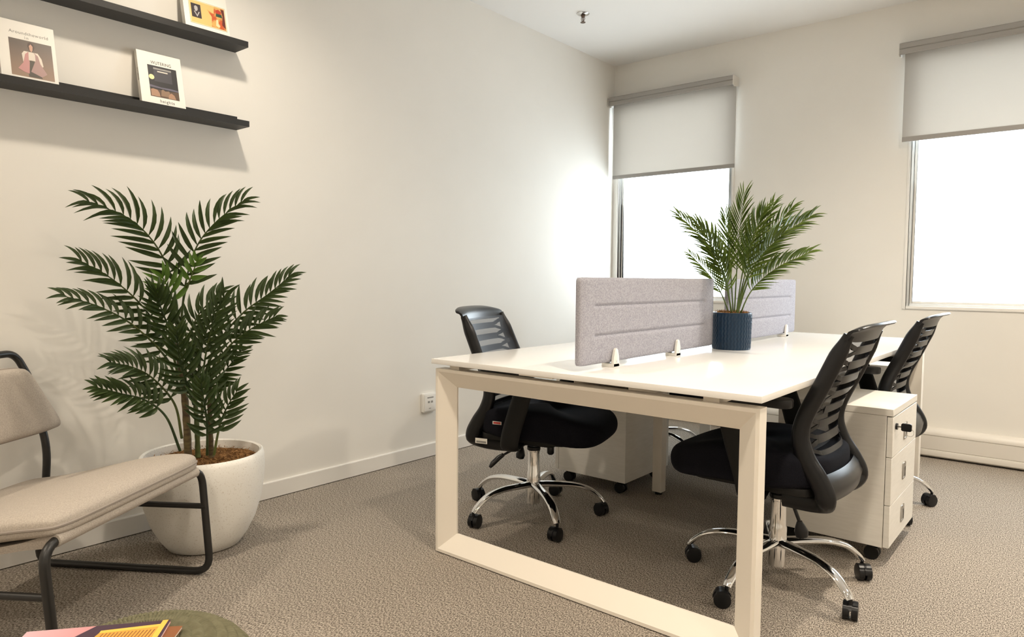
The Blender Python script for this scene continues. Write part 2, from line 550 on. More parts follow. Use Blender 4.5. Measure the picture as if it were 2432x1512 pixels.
# ------------------------------------------------------------------ felt desk screens
def screen(label, ya, yb, clips):
    x = -1.266
    r = thing('desk_screen', label, 'desk screen', (x, (ya + yb) / 2, TOPZ), group='felt screens along the desk centre')
    h = (yb - ya) / 2
    z0, z1 = 0.018, 0.308
    th = 0.012
    ny, nz = 60, 40
    pts = rrect(-h, h, z0, z1, .014, 5)
    # quilted faces: grid with two stitched grooves
    def groove(yy, zz):
        g = 0
        for gz in (z0 + .095, z0 + .195):
            if abs(yy) < h - .09:
                dz = abs(zz - gz)
                g = max(g, math.exp(-(dz / .006) ** 2) * .007)
        ed = min(h - abs(yy), zz - z0, z1 - zz)
        return th * (1 - .45 * math.exp(-ed / .006)) - g
    zs = sorted(set([z0 + (z1 - z0) * i / 24 for i in range(25)] + [z0 + c + d for c in (.095, .195) for d in (-.012, -.008, -.005, -.0025, 0, .0025, .005, .008, .012)]
                + [z0 + .003, z0 + .007, z1 - .003, z1 - .007]))
    ys = sorted(set([-h + 2 * h * i / 30 for i in range(31)] + [-h + .003, -h + .007, h - .003, h - .007, -h + .085, -h + .092, h - .085, h - .092]))
    m = MB()
    for s in (1, -1):
        vv, ff = [], []
        for yy in ys:
            for zz in zs:
                y2, z2 = yy, zz
                # round the corners
                rr = .014
                cy, cz = max(-h + rr, min(h - rr, yy)), max(z0 + rr, min(z1 - rr, zz))
                dy, dz = yy - cy, zz - cz
                if dy and dz:
                    l = math.hypot(dy, dz)
                    k = max(abs(dy), abs(dz)) / l
                    y2, z2 = cy + dy * k, cz + dz * k
                vv.append((s * groove(yy, zz), y2, z2))
        n = len(zs)
        for i in range(len(ys) - 1):
            for j in range(n - 1):
                q = (i * n + j, i * n + j + 1, (i + 1) * n + j + 1, (i + 1) * n + j)
                ff.append(q)
        m.add(vv, ff)
    # rim joining both faces
    nY, nZ = len(ys), len(zs)
    border = [i * nZ for i in range(nY)] + [(nY - 1) * nZ + j for j in range(1, nZ)] + [i * nZ + nZ - 1 for i in range(nY - 2, -1, -1)] + [j for j in range(nZ - 2, 0, -1)]
    off = nY * nZ
    for k in range(len(border)):
        a, b = border[k], border[(k + 1) % len(border)]
        m.f.append((a, b, b + off, a + off))
    obj('felt_panel', m, 'felt', r, smooth=60)
    for cy in clips:
        yy = cy - (ya + yb) / 2
        for s in (1, -1):
            poly = [(-.020, 0), (.020, 0), (.017, .035), (.009, .060), (0, .066), (-.009, .060), (-.017, .035)]
            a, b = sorted((s * .0135, s * .024))
            k = obj('clip', MB().prism([(yy + u, v) for u, v in poly], 'x', a, b), 'clip', r, bevel=.002)
            obj('clip_screw', MB().cyl((s * .0238, yy + .004, .020), (s * .0250, yy + .004, .020), .004, 10), 'steel', k)
        obj('clip_base', MB().box(-.024, .024, yy - .020, yy + .020, 0, .012), 'clip', r, bevel=.001)
    return r
screen('pale grey felt desk screen at the near end of the desk', 1.852, 2.888, (2.06, 2.53))
screen('pale grey felt desk screen partly hidden behind the small palm', 3.045, 3.985, (3.22, 3.82))

# ------------------------------------------------------------------ pedestals
def pedestal(label, x0, x1, y0, y1, face, key=False, castor_cut=False):
    """face=+1: drawer fronts look to +x, -1: to -x"""
    cx, cy = (x0 + x1) / 2, (y0 + y1) / 2
    r = thing('drawer_pedestal', label, 'drawer unit', (cx, cy, 0), 0 if face > 0 else PI, group='white drawer pedestals under the desk')
    dx, dy = (x1 - x0) / 2, (y1 - y0) / 2
    zb, zt = 0.062, 0.579
    ft = .020
    obj('body', MB().box(-dx, dx - ft - .002, -dy, dy, zb, zt - .027), 'cabinet', r, bevel=.001, seg=1)
    obj('top_board', MB().box(-dx - .002, dx, -dy - .002, dy + .002, zt - .026, zt), 'cabinet', r, bevel=.0015, seg=1)
    hh = [(zt - .030, .148), (zt - .030 - .150, .176), (zt - .030 - .328, .157)]
    for i, (z1, h) in enumerate(hh):
        dr = obj('drawer', MB().box(dx - ft, dx, -dy + .001, dy - .001, z1 - h, z1), 'cabinet', r, bevel=.0012, seg=1)
        zc = z1 - h * (.50 if i else .55)
        hd = MB()
        hd.box(dx, dx + .003, -.028, -.022, zc - .032, zc + .030).box(dx, dx + .003, .022, .028, zc - .032, zc + .030)
        hd.box(dx, dx + .003, -.022, .022, zc + .012, zc + .030).box(dx, dx + .003, -.022, .022, zc - .032, zc - .026)
        obj('recessed_handle', hd, 'steel', dr, bevel=.001, seg=1)
        obj('handle_recess', MB().box(dx, dx + .0010, -.022, .022, zc - .026, zc + .012), 'cab_gap', dr, smooth=0)
    if key:
        k = obj('lock', MB().cyl((dx, -dy + .045, zt - .068), (dx + .007, -dy + .045, zt - .068), .012, 18), 'plastic', r)
        obj('key_shank', MB().box(dx + .007, dx + .020, -dy + .044, -dy + .046, zt - .071, zt - .065), 'steel', k, smooth=0)
        obj('key_head', MB().prism(rrect(dx + .018, dx + .052, zt - .082, zt - .054, .006), 'y', -dy + .041, -dy + .049), 'plastic', k)
        rp = [(dx + .046 + .013 * math.cos(a), -dy + .045 + .003 * math.sin(a), zt - .086 + .013 * math.sin(a)) for a in [2 * PI * i / 20 for i in range(20)]]
        obj('key_ring', MB().tube(rp, .0012, 6, closed=True), 'chrome', k)
    for sx in (-1, 1):
        for sy in (-1, 1):
            c = MB()
            px, py = sx * (dx - .055), sy * (dy - .045)
            for o_ in (-.012, .012):
                c.cyl((px - .007, py + o_ - .008, .0262), (px - .007, py + o_ + .008, .0262), .026, 18)
            c.box(px - .020, px + .012, py - .005, py + .005, .022, .056).box(px - .024, px + .024, py - .024, py + .024, .056, .0615)
            obj('castor', c, 'plastic_b', r)
    return r
pedestal('white three-drawer pedestal with a key in its lock', -0.934, -0.524, 2.797, 3.243, 1, key=True)
pedestal('white pedestal standing beneath the desk beside the chair nearest the long wall', -2.087, -1.672, 2.868, 3.31, -1)
pedestal('white pedestal tucked behind the farthest right-hand chair', -1.235, -0.822, 4.235, 4.675, 1)

# ------------------------------------------------------------------ task chairs
def smoothstep(a, b, x):
    t = max(0, min(1, (x - a) / (b - a)))
    return t * t * (3 - 2 * t)

# side profile of the back rails, (y behind the column is negative, chair faces +Y)
RAIL = [(-.252, .870), (-.243, .850), (-.218, .795), (-.181, .710), (-.136, .610), (-.125, .545), (-.143, .480), (-.178, .425), (-.202, .378), (-.196, .345), (-.150, .330), (-.060, .330)]
RAILC = spline([(0, a, b) for a, b in RAIL], 60)
def rail_at(z):
    best = min(RAILC[:44], key=lambda p: abs(p.z - z))
    return best.y
HW = 0.195       # half width between rails

def make_chair():
    r = thing('task_chair', 'x', 'office chair')
    # ---- base
    obj('gas_column', MB().lathe([(.030, .058), (.030, .19), (.027, .20), (.0255, .285), (.028, .287), (.028, .296), (.0145, .297), (.0145, .345)], 28), 'chrome', r)
    obj('column_collar', MB().lathe([(.0265, .280), (.030, .284), (.030, .296), (.026, .300), (.016, .300)], 24), 'plastic', r)
    arm_path = spline([(.026, 0, .140), (.09, 0, .141), (.175, 0, .138), (.245, 0, .120), (.292, 0, .086), (.309, 0, .066)], 22)
    arm = MB().tube(arm_path, [.022 - .009 * i / 21 for i in range(22)], 14, up=(0, 1, 0), flat=(1.15, .62))
    cs = MB()
    for o_ in (-.0125, .0125):
        cs.tube([(-.014, o_ - .0095, .0275), (-.014, o_ - .0085, .0275), (-.014, o_ + .0085, .0275), (-.014, o_ + .0095, .0275)], [.022, .0272, .0272, .022], 22)
    hood = [(-.014 + .030 * math.cos(a), .0275 + .030 * math.sin(a)) for a in [math.radians(t) for t in range(20, 181, 16)]]
    cs.prism(hood + [(-.02, .03), (.0, .03)], 'y', -.004, .004)
    cs.prism(hood[2:8] + [(-.03, .045), (.0, .045)], 'y', -.020, .020)
    cs.cyl((0, 0, .04), (0, 0, .070), .006, 10)
    me_arm = me_cas = None
    for k in range(5):
        if me_arm is None:
            a = obj('base_arm', arm, 'chrome', r)
            me_arm = a.data
            c = obj('castor', cs, 'plastic', a)
            me_cas = c.data
        else:
            a = bpy.data.objects.new('base_arm', me_arm)
            C.objects.link(a); a.parent = r
            c = bpy.data.objects.new('castor', me_cas)
            C.objects.link(c); c.parent = a
        a.rotation_euler = (0, 0, 2 * PI * k / 5)
        c.location = (.309, 0, 0)
        c.rotation_euler = (0, 0, (0.5, 2.2, -0.9, 1.4, 2.9)[k])
    # ---- mechanism
    mech = MB().prism(rrect(-.085, .085, -.10, .12, .02), 'z', .318, .362)
    m_ = obj('tilt_mechanism', mech, 'plastic_b', r, bevel=.004)
    lv = MB().tube([(.08, .02, .335), (.15, -.02, .320), (.20, -.07, .290)], .005, 8)
    lv.tube([(.19, -.06, .297), (.205, -.075, .285), (.225, -.095, .262), (.233, -.103, .248)], [.008, .011, .011, .006], 10)
    obj('height_lever', lv, 'plastic', m_)
    tl = MB().tube(spline([(-.07, -.03, .335), (-.115, -.075, .320), (-.125, -.10, .275), (-.118, -.108, .248)], 10), .006, 8)
    tl.tube([(-.119, -.107, .255), (-.117, -.109, .240), (-.114, -.112, .222), (-.112, -.114, .205), (-.111, -.115, .200)], [.008, .015, .022, .019, .008], 14)
    obj('tilt_lever', tl, 'plastic', m_)
    kn = MB().lathe([(.012, .30), (.016, .285), (.016, .262), (.010, .255)], 14, (-.05, .06, 0))
    obj('tension_knob', kn, 'plastic', m_)
    # ---- seat: superelliptic cushion with waterfall front
    sm = MB()
    nu, nv = 44, 10
    rings = []
    for j in range(nv + 1):
        v = -1 + 2 * j / nv               # -1 bottom .. 1 top
        edge = (1 - abs(v) ** 3.2) ** (1 / 3.2) if abs(v) < 1 else 0.0
        ring = []
        sc = 0.90 + 0.10 * edge
        for k in range(nu):
            t = 2 * PI * k / nu
            cx, sy = math.cos(t), math.sin(t)
            ex = abs(cx) ** (2 / 3.6) * (1 if cx > 0 else -1)
            ey = abs(sy) ** (2 / 3.6) * (1 if sy > 0 else -1)
            x = .245 * ex * sc
            scf = sc if ey < 0 else .80 + .20 * (max(0, 1 - abs(v) ** 2.2)) ** .5
            y = .075 + .275 * ey * scf
            fr = smoothstep(.10, .34, y)
            rear = smoothstep(-.02, -.19, y)
            zt = .502 - .042 * fr - .008 * (1 - (x / .25) ** 2) - 0.012 * rear
            zbm = .366 - .020 * fr + .012 * rear
            z = zbm + (zt - zbm) * (v + 1) / 2
            ring.append((x, y, z))
        rings.append(ring)
    top = rings[-1]
    for s_, dz in ((.75, .004), (.4, .003), (.05, .002)):
        rings.append([(p[0] * s_, .075 + (p[1] - .075) * s_, p[2] + dz + (0.010 * smoothstep(.15, .33, p[1]) * (1 - s_))) for p in top])
    sm.rings(rings)
    obj('seat', sm, 'seat', r, smooth=75, subsurf=1)
    obj('seat_pan', MB().prism(rrect(-.215, .215, -.165, .235, .05), 'z', .360, .385), 'plastic_b', r, bevel=.004)
    # ---- armrests
    for s in (-1, 1):
        up = spline([(s * .15, .0, .350), (s * .235, .0, .343), (s * .272, .003, .352), (s * .280, .010, .40), (s * .282, .040, .50), (s * .282, .072, .60), (s * .280, .085, .648)], 24)
        a = obj('armrest', MB().tube(up, [.022, .025, .028, .031] + [.036] * 12 + [.036, .035, .034, .033, .032, .031, .030, .028], 14, up=(0, 1, 0), flat=(1.1, .36)), 'plastic_b', r)
        pad = MB().prism(rrect(s * .280 - .036, s * .280 + .036, -.125, .125, .033, 5), 'z', .646, .674)
        obj('arm_pad', pad, 'plastic', a, bevel=.006)
    # ---- back frame: two rails, top hood, bottom shell
    fm = MB()
    for s in (-1, 1):
        P = [Vector((s * (HW - .010 * smoothstep(.55, .95, p.z) + (.0 if p.z > .36 else -.06 * smoothstep(.36, .325, p.z))), p.y, p.z)) for p in RAILC]
        rad = []
        for p in P:
            rad.append(.026 + .006 * smoothstep(.62, .42, p.z) - .010 * smoothstep(.80, .87, p.z))
        fm.tube(P, rad, 12, up=(1, 0, 0), flat=(.62, 1.0))
    fo = obj('back_frame', fm, 'plastic', r, smooth=60)
    # curled hood across the top
    hm = MB()
    rings = []
    nx = 25
    for i in range(nx):
        u = -1 + 2 * i / (nx - 1)
        x = u * (HW + .006)
        e = 1 - .42 * abs(u) ** 5
        bow = -.026 * (1 - u * u)
        prof_ = [(-.232, .846), (-.240, .868), (-.252, .888), (-.270, .898), (-.298, .903), (-.304, .898), (-.298, .892), (-.276, .886), (-.264, .874), (-.256, .856), (-.250, .842)]
        mid = (-.254, .870)
        rings.append([(x, mid[0] + (a - mid[0]) * e + bow, mid[1] + (b - mid[1]) * e + .004 * (1 - u * u)) for a, b in prof_])
    hm.rings(rings)
    obj('top_hood', hm, 'plastic', r, smooth=60)
    # bottom shell
    bmh = MB()
    rings = []
    for i in range(21):
        u = -1 + 2 * i / 20
        x = u * (HW - .01)
        bow = -.020 * (1 - u * u)
        rings.append([(x, a + bow, b) for a, b in ((-.190, .432), (-.206, .415), (-.220, .385), (-.214, .352), (-.190, .335), (-.180, .345), (-.196, .36), (-.202, .385), (-.190, .410), (-.180, .425))])
    bmh.rings(rings)
    obj('bottom_shell', bmh, 'plastic', r, smooth=60)
    # bowed slats behind the mesh
    zs = [.466, .514, .562, .610, .658, .706, .754, .802]
    def band(m, pts, h, th=.005):
        rings = []
        for u, z in pts:
            x = u * (HW - .008)
            bow = -.036 * (1 - abs(u) ** 3.0)
            ya, yb = rail_at(z - h / 2), rail_at(z + h / 2)
            rings.append([(x, ya + bow, z - h / 2), (x, yb + bow, z + h / 2), (x, yb + bow + th, z + h / 2), (x, ya + bow + th, z - h / 2)])
        m.rings(rings)
    for z in zs:
        m = MB()
        zc = z + .015
        band(m, [(u / 10 * .60, zc) for u in range(-10, 11)], .026)
        for s in (-1, 1):
            for d in (-1, 1):
                band(m, [(s * (.58 + .40 * k / 6), zc + d * (.006 + .018 * smoothstep(0, 1, k / 6))) for k in range(7)], .013)
        obj('slat', m, 'plastic', fo, smooth=50)
    # mesh panel stretched in front of the rails
    mm = MB()
    vv, ff = [], []
    zz = [.43 + (.860 - .43) * i / 24 for i in range(25)]
    for z in zz:
        for k in range(9):
            u = -1 + 2 * k / 8
            vv.append((u * (HW - .006), rail_at(z) + .016 - .012 * (1 - u * u), z))
    for i in range(24):
        for k in range(8):
            ff.append((i * 9 + k, i * 9 + k + 1, (i + 1) * 9 + k + 1, (i + 1) * 9 + k))
    mm.add(vv, ff)
    obj('mesh_panel', mm, 'mesh', r, smooth=80)
    return r

def place_chair(r, loc, face_deg, base_deg, dz, label):
    """face_deg: world direction the sitter looks (from +x, ccw)"""
    r.location = (loc[0], loc[1], 0)
    r.rotation_euler = (0, 0, math.radians(face_deg - 90))
    r['label'] = label
    r['group'] = 'black mesh task chairs around the desk'
    k = 0
    for ch in r.children:
        n = ch.name.split('.')[0]
        if n == 'base_arm':
            ch.rotation_euler = (0, 0, math.radians(base_deg - face_deg + 90 + 72 * k))
            k += 1
        elif n not in ('gas_column',):
            ch.location.z = dz

ch1 = make_chair()
ch2, ch3, ch4 = copy_tree(ch1), copy_tree(ch1), copy_tree(ch1)
place_chair(ch1, (-1.847, 2.378), 16, -106, 0.010, 'black mesh task chair between the long wall and the near end of the desk')
place_chair(ch2, (-0.794, 2.407), 180, -172, 0.012, 'black mesh task chair nearest the camera on the right side of the desk')
place_chair(ch3, (-0.795, 3.555), 180, 28, 0.0, 'black mesh task chair behind the pedestal with the key')
place_chair(ch4, (-1.99, 3.72), 0, -18, 0.0, 'task chair mostly hidden behind the desk, only chrome base arms showing')
# stickers on the first chair
tagm = MB().box(.2455, .2465, -.085, -.045, .432, .445)
st = obj('sewn_tag', tagm, 'paper', ch1, smooth=0)
obj('tag_print', MB().box(.2465, .2468, -.081, -.049, .4345, .4425), 'tag_red', st, smooth=0)
st.location.z = .012
sb = obj('sticker', MB().box(.2235, .2245, -.175, -.120, .352, .374), 'paper', ch1, smooth=0)
obj('sticker_print', MB().box(.2245, .2248, -.170, -.125, .355, .363), 'outlet_grey', sb, smooth=0)

# ------------------------------------------------------------------ palms
def leaflet_mesh(name, curl, fold, mat):
    m = MB()
    xs_ = [0, .06, .2, .4, .6, .8, .93, 1.0]
    w = [.10, .35, .80, 1.0, .90, .60, .25, .02]
    vv, ff = [], []
    for x, ww in zip(xs_, w):
        z = -curl * x * x * x * .55 + .06 * math.sin(x * PI)
        y = .10 * curl * x * x
        hw = .5 * ww
        vv += [(x, y - hw, z + fold * hw), (x, y, z), (x, y + hw, z + fold * hw)]
    for i in range(len(xs_) - 1):
        a = i * 3
        ff += [(a, a + 1, a + 4, a + 3), (a + 1, a + 2, a + 5, a + 4)]
    return vv, ff

def make_leaf_data(mat, curls=(.15, .35, .6, -.1, .25)):
    out = []
    for i, c in enumerate(curls):
        vv, ff = leaflet_mesh('leaflet', c, .25, mat)
        me = bpy.data.meshes.new('leaflet')
        me.from_pydata(vv, [], ff)
        me.materials.append(MAT[mat])
        for p in me.polygons:
            p.use_smooth = True
        out.append((me, vv, ff))
    return out

def frond(parent, base, pts, n, llen, lw, data, mat, start=.3, stalk_r=.005, upv=None, separate=False, rng=random, flat=.25, tipang=22, baseang=58):
    """pts world points; leaflets on both sides from start..1"""
    loc = [Vector(p) - Vector(base) for p in pts]
    path = spline(loc, 40)
    rach = MB().tube(path, [stalk_r * (1 - .75 * i / 39) for i in range(40)], 7)
    f = None
    ms = []
    for side in (-1, 1):
        for k in range(n):
            u = start + (1 - start) * (k + (.25 if side > 0 else 0)) / (n - .5)
            u = min(u, .995)
            i = u * 39
            i0 = min(int(i), 38)
            p = path[i0].lerp(path[i0 + 1], i - i0)
            t = (path[min(i0 + 2, 39)] - path[max(i0 - 1, 0)]).normalized()
            up = Vector(upv) if upv else Vector((0, 0, 1))
            s_ = t.cross(up)
            if s_.length < .05:
                s_ = Vector((1, 0, 0))
            s_.normalize()
            nn = s_.cross(t).normalized()
            s_ = s_ * side
            q = (u - start) / (1 - start)
            L = llen * (.55 + .45 * math.sin(PI * min(1, .18 + q * .72))) * rng.uniform(.9, 1.08) * (1 - .25 * q)
            a = math.radians(baseang + (tipang - baseang) * q + rng.uniform(-6, 6))
            lift = flat + rng.uniform(-.18, .18)
            d = (t * math.cos(a) + s_ * math.sin(a) + nn * lift * math.sin(a)).normalized()
            z = (nn - d * nn.dot(d)).normalized()
            y = z.cross(d)
            mt = Matrix.Identity(4)
            for r_ in range(3):
                mt[r_][0], mt[r_][1], mt[r_][2], mt[r_][3] = d[r_] * L, y[r_] * lw * (1 - .35 * q), z[r_] * L, p[r_]
            ms.append((mt, rng.randrange(len(data))))
    if separate:
        f = obj('frond', rach, 'stalk', parent, smooth=60)
        for mt, k in ms:
            lo = bpy.data.objects.new('leaflet', data[k][0])
            C.objects.link(lo)
            lo.parent = f
            lo.matrix_local = mt
    else:
        for mt, k in ms:
            rach.add([tuple(mt @ Vector(v)) for v in data[k][1]], data[k][2])
        f = obj('frond', rach, mat, parent, smooth=60)
    return f

def pix(px, py, axis, val):
    """world point on the plane axis=val seen at a photo pixel (used once to read positions off)"""
    v = fw + RT * ((px - 1216) / FPX) + UP * ((756 - py) / FPX)
    c = Vector((0, 0, CZ))
    i = 'xyz'.index(axis)
    return c + v * ((val - c[i]) / v[i])

# ---- tall palm in the white planter
PB = Vector((-2.615, 1.275, 0))
palm = thing('potted_palm', 'tall artificial palm in a round white planter behind the lounge chair', 'potted plant', PB)
pot_prof = [(.02, .0), (.118, .0), (.132, .006), (.160, .045), (.190, .105), (.211, .175), (.222, .245), (.226, .305), (.224, .345), (.220, .360), (.214, .364), (.206, .360), (.204, .340), (.203, .30), (.18, .29)]
obj('planter', MB().lathe(pot_prof, 64), 'terrazzo', palm, smooth=50)
def mulch(parent, R, z, n, name='coir_mulch', fl=.03):
    m = MB()
    rg = random.Random(5)
    rings = []
    for k in range(9):
        rr = R * k / 8 + .001
        rings.append([(rr * math.cos(2 * PI * j / 40), rr * math.sin(2 * PI * j / 40), z + rg.uniform(-.004, .010) * (1 if k < 8 else .3)) for j in range(40)])
    m.rings(rings, True, False)
    for k in range(n):
        a, rr = rg.uniform(0, 2 * PI), R * math.sqrt(rg.random()) * .97
        p = Vector((rr * math.cos(a), rr * math.sin(a), z + rg.uniform(0, .010)))
        b = rg.uniform(0, 2 * PI)
        L = rg.uniform(.4, 1) * fl
        d = Vector((math.cos(b), math.sin(b), rg.uniform(-.1, .5)))
        s = Vector((-math.sin(b), math.cos(b), 0)) * fl * .05
        q = p + d * L * .5 + Vector((0, 0, L * .15))
        e = p + d * L
        rm = R * .985
        for w in (q, e):
            l = math.hypot(w.x, w.y)
            if l > rm:
                w.x *= rm / l; w.y *= rm / l
        m.add([p - s, p + s, q + s, q - s, e], [(0, 1, 2, 3), (3, 2, 4)])
    o = obj(name, m, 'coir', parent, smooth=0)
    o['kind'] = 'stuff'
    return o
mulch(palm, .2015, .328, 900)
# stems
def stem(px0, px1, ax, r0, r1, mat, name):
    pts = [Vector(p) - PB for p in px1]
    path = spline(pts, 24)
    rad = [r0 + (r1 - r0) * i / 23 + (.0012 if i % 3 == 0 else 0) for i in range(24)]
    return obj(name, MB().tube(path, rad, 12), mat, palm, smooth=50)
def W(px, py, dx):
    """point at a depth offset dx (m, + towards camera) from the plant axis plane facing the camera"""
    v = fw + RT * ((px - 1216) / FPX) + UP * ((756 - py) / FPX)
    hd = Vector((PB.x, PB.y, 0)).normalized()
    t = (Vector((PB.x, PB.y, 0)).length - dx) / (v.x * hd.x + v.y * hd.y)
    p = Vector((0, 0, CZ)) + v * t
    if p.x < WL + .05:
        p = pix(px, py, 'x', WL + .05)
    return p
stem(0, [W(447, 1090, 0), W(443, 1000, 0), W(436, 920, 0), W(425, 850, -.01), W(412, 810, -.02)], 0, .014, .009, 'trunk', 'trunk')
stem(0, [W(502, 1085, .03), W(500, 1030, .03), W(498, 960, .03), W(500, 900, .04)], 0, .010, .007, 'trunk', 'trunk')
stem(0, [W(470, 1085, -.02), W(468, 1020, -.02), W(462, 930, -.02), W(455, 840, -.01)], 0, .010, .006, 'stalk', 'trunk')
LD = make_leaf_data('leaf')
LY = make_leaf_data('leaf_young')
rg = random.Random(3)
FR = [
    # pixels of stalk, with depth offsets, leaflets per side, leaflet length, start, young
    ([(436, 900, 0), (432, 790, .0), (438, 690, .02), (465, 590, .04), (515, 525, .05), (578, 478, .06)], 15, .145, .42, False),
    ([(430, 850, -.02), (424, 760, -.02), (408, 660, 0), (365, 575, .04), (300, 515, .08), (208, 480, .12)], 14, .150, .42, False),
    ([(428, 850, 0), (424, 770, .02), (408, 705, .04), (385, 655, .06)], 5, .110, .60, True),
    ([(428, 800, 0), (436, 710, .02), (455, 655, .05), (470, 615, .06)], 4, .075, .60, True),
    ([(425, 900, .0), (405, 830, .03), (345, 735, .08), (270, 665, .13), (190, 620, .17)], 15, .135, .30, False),
    ([(430, 930, .03), (395, 850, .07), (320, 775, .13), (240, 730, .18), (150, 702, .22)], 15, .105, .25, False),
    ([(470, 930, .02), (515, 820, .05), (575, 745, .08), (635, 700, .10), (690, 655, .12)], 15, .125, .30, False),
    ([(475, 950, .06), (530, 840, .10), (590, 785, .13), (655, 752, .16)], 13, .115, .28, False),
    ([(480, 980, .10), (482, 890, .14), (500, 790, .17), (535, 700, .18)], 15, .135, .15, False),
    ([(440, 900, .06), (445, 820, .09), (470, 750, .11), (520, 695, .12)], 12, .115, .20, False),
    ([(432, 1040, .08), (415, 960, .12), (365, 900, .16), (315, 872, .2), (262, 862, .24)], 15, .105, .30, False),
    ([(428, 1070, .12), (395, 990, .17), (345, 950, .21), (290, 935, .25), (229, 920, .28)], 14, .095, .36, False),
    ([(508, 1080, .08), (522, 1010, .11), (540, 965, .13), (565, 925, .15)], 9, .105, .25, False),
    ([(492, 1080, .12), (492, 1010, .17), (486, 960, .21), (476, 905, .24)], 10, .105, .22, False),
    ([(475, 1000, .04), (500, 920, .06), (535, 880, .08), (575, 830, .10)], 10, .10, .25, False),
    ([(430, 870, .05), (405, 790, .09), (382, 730, .13), (372, 690, .15)], 11, .105, .25, False),
    ([(460, 960, .12), (440, 900, .18), (425, 840, .22), (420, 780, .25)], 11, .110, .2, False),
    ([(470, 900, -.05), (480, 820, -.08), (500, 760, -.10), (525, 715, -.12)], 9, .10, .25, False),
]
nsep = 0
for pts, n, L, st_, young in FR:
    sep = nsep + 2 * n <= 300
    if sep:
        nsep += 2 * n
    frond(palm, PB, [W(*p) for p in pts], n, L, (.0195 if not young else .022), LY if young else LD, 'leaf_young' if young else 'leaf', st_, .0052, separate=sep, rng=rg, flat=.15, upv=(.75, -.35, .55))

# ---- small palm on the desk
SB = Vector((-1.205, 2.966, TOPZ))
sp2 = thing('desk_palm', 'small feathery palm in a dark blue ribbed pot on the desk', 'potted plant', SB)
R0, HP = .084, .158
rings = []
nseg = 216
for j in range(37):
    z = HP * j / 36
    t = j / 36
    e = min(1, t / .06, (1 - t) / .06)
    row = []
    for k in range(nseg):
        a = 2 * PI * k / nseg
        wv = math.sin(36 * a + 1.1 * math.sin(2 * PI * z / .022))
        rr = R0 - .003 * (1 - t) + .0014 * wv * e
        row.append((rr * math.cos(a), rr * math.sin(a), z))
    rings.append(row)
for rr, z in ((R0 - .001, HP + .003), (R0 - .006, HP + .003), (R0 - .008, HP - .004), (R0 - .010, HP - .03)):
    rings.append([(rr * math.cos(2 * PI * k / nseg), rr * math.sin(2 * PI * k / nseg), z) for k in range(nseg)])
obj('pot', MB().rings(rings), 'navy', sp2, smooth=50)
mulch(sp2, R0 - .011, HP - .002, 420, fl=.022)
LS = make_leaf_data('leaf_small', (.1, .3, .2, -.15, .4))
def W2p(px, py, dx):
    v = fw + RT * ((px - 1216) / FPX) + UP * ((756 - py) / FPX)
    hd = Vector((SB.x, SB.y, 0)).normalized()
    t = (Vector((SB.x, SB.y, 0)).length - dx) / (v.x * hd.x + v.y * hd.y)
    return Vector((0, 0, CZ)) + v * t
FS = [
    ([(1744, 750, 0), (1750, 640, .0), (1756, 555, .0), (1768, 462, .0)], 26, .105),
    ([(1738, 750, .02), (1722, 655, .03), (1682, 580, .05), (1612, 512, .07)], 24, .095),
    ([(1734, 750, 0), (1712, 695, -.02), (1682, 650, -.04), (1640, 605, -.06)], 18, .075),
    ([(1748, 750, -.02), (1770, 650, -.05), (1800, 560, -.08), (1838, 485, -.1)], 24, .095),
    ([(1750, 750, .03), (1785, 650, .05), (1845, 570, .08), (1926, 515, .1)], 26, .105),
    ([(1756, 750, .04), (1785, 690, .08), (1840, 640, .12), (1922, 600, .15)], 24, .090),
    ([(1748, 750, .05), (1765, 640, .09), (1790, 560, .12), (1815, 500, .14)], 22, .100),
    ([(1740, 750, .04), (1718, 650, .09), (1690, 580, .12), (1655, 530, .15)], 20, .090),
    ([(1750, 750, .06), (1775, 660, .10), (1815, 600, .14), (1862, 555, .17)], 20, .090),
    ([(1742, 750, -.03), (1735, 640, -.06), (1728, 570, -.08), (1722, 510, -.10)], 20, .09),
    ([(1746, 750, -.03), (1780, 640, -.05), (1825, 560, -.06), (1880, 495, -.07)], 24, .095),
    ([(1740, 750, .05), (1728, 690, .08), (1712, 640, .11), (1690, 600, .13)], 16, .08),
]
for pts, n, L in FS:
    frond(sp2, SB, [W2p(*p) for p in pts], n, L * 1.25, .0074, LS, 'leaf_small', .33, .0034, rng=rg, upv=(.25, -.75, .6), flat=.12, tipang=16, baseang=44)

# ------------------------------------------------------------------ lounge chair
F0 = Vector((-2.315, 1.148, 0))       # far front foot
DV = Vector((-.832, -.554, 0))        # front -> back
UV = Vector((.554, -.832, 0))         # far -> near
LW = 0.70
lc = thing('lounge_chair', 'low lounge chair with beige cushions on a black tube frame', 'lounge chair', F0 + DV * .3 + UV * LW / 2)
LO = Vector(lc.location)
def Q(u, v, z):
    return F0 + UV * u + DV * v + Vector((0, 0, z)) - LO
def bend(pts, r, k=6):
    """round the corners of a polyline"""
    pts = [Vector(p) for p in pts]
    out = [pts[0]]
    for a, b, c in zip(pts, pts[1:], pts[2:]):
        d1, d2 = (a - b), (c - b)
        rr = min(r, d1.length * .48, d2.length * .48)
        p, q = b + d1.normalized() * rr, b + d2.normalized() * rr
        for i in range(k + 1):
            t = i / k
            out.append((p * (1 - t) + b * t) * (1 - t) + (b * (1 - t) + q * t) * t)
    out.append(pts[-1])
    return out
TR = .0125
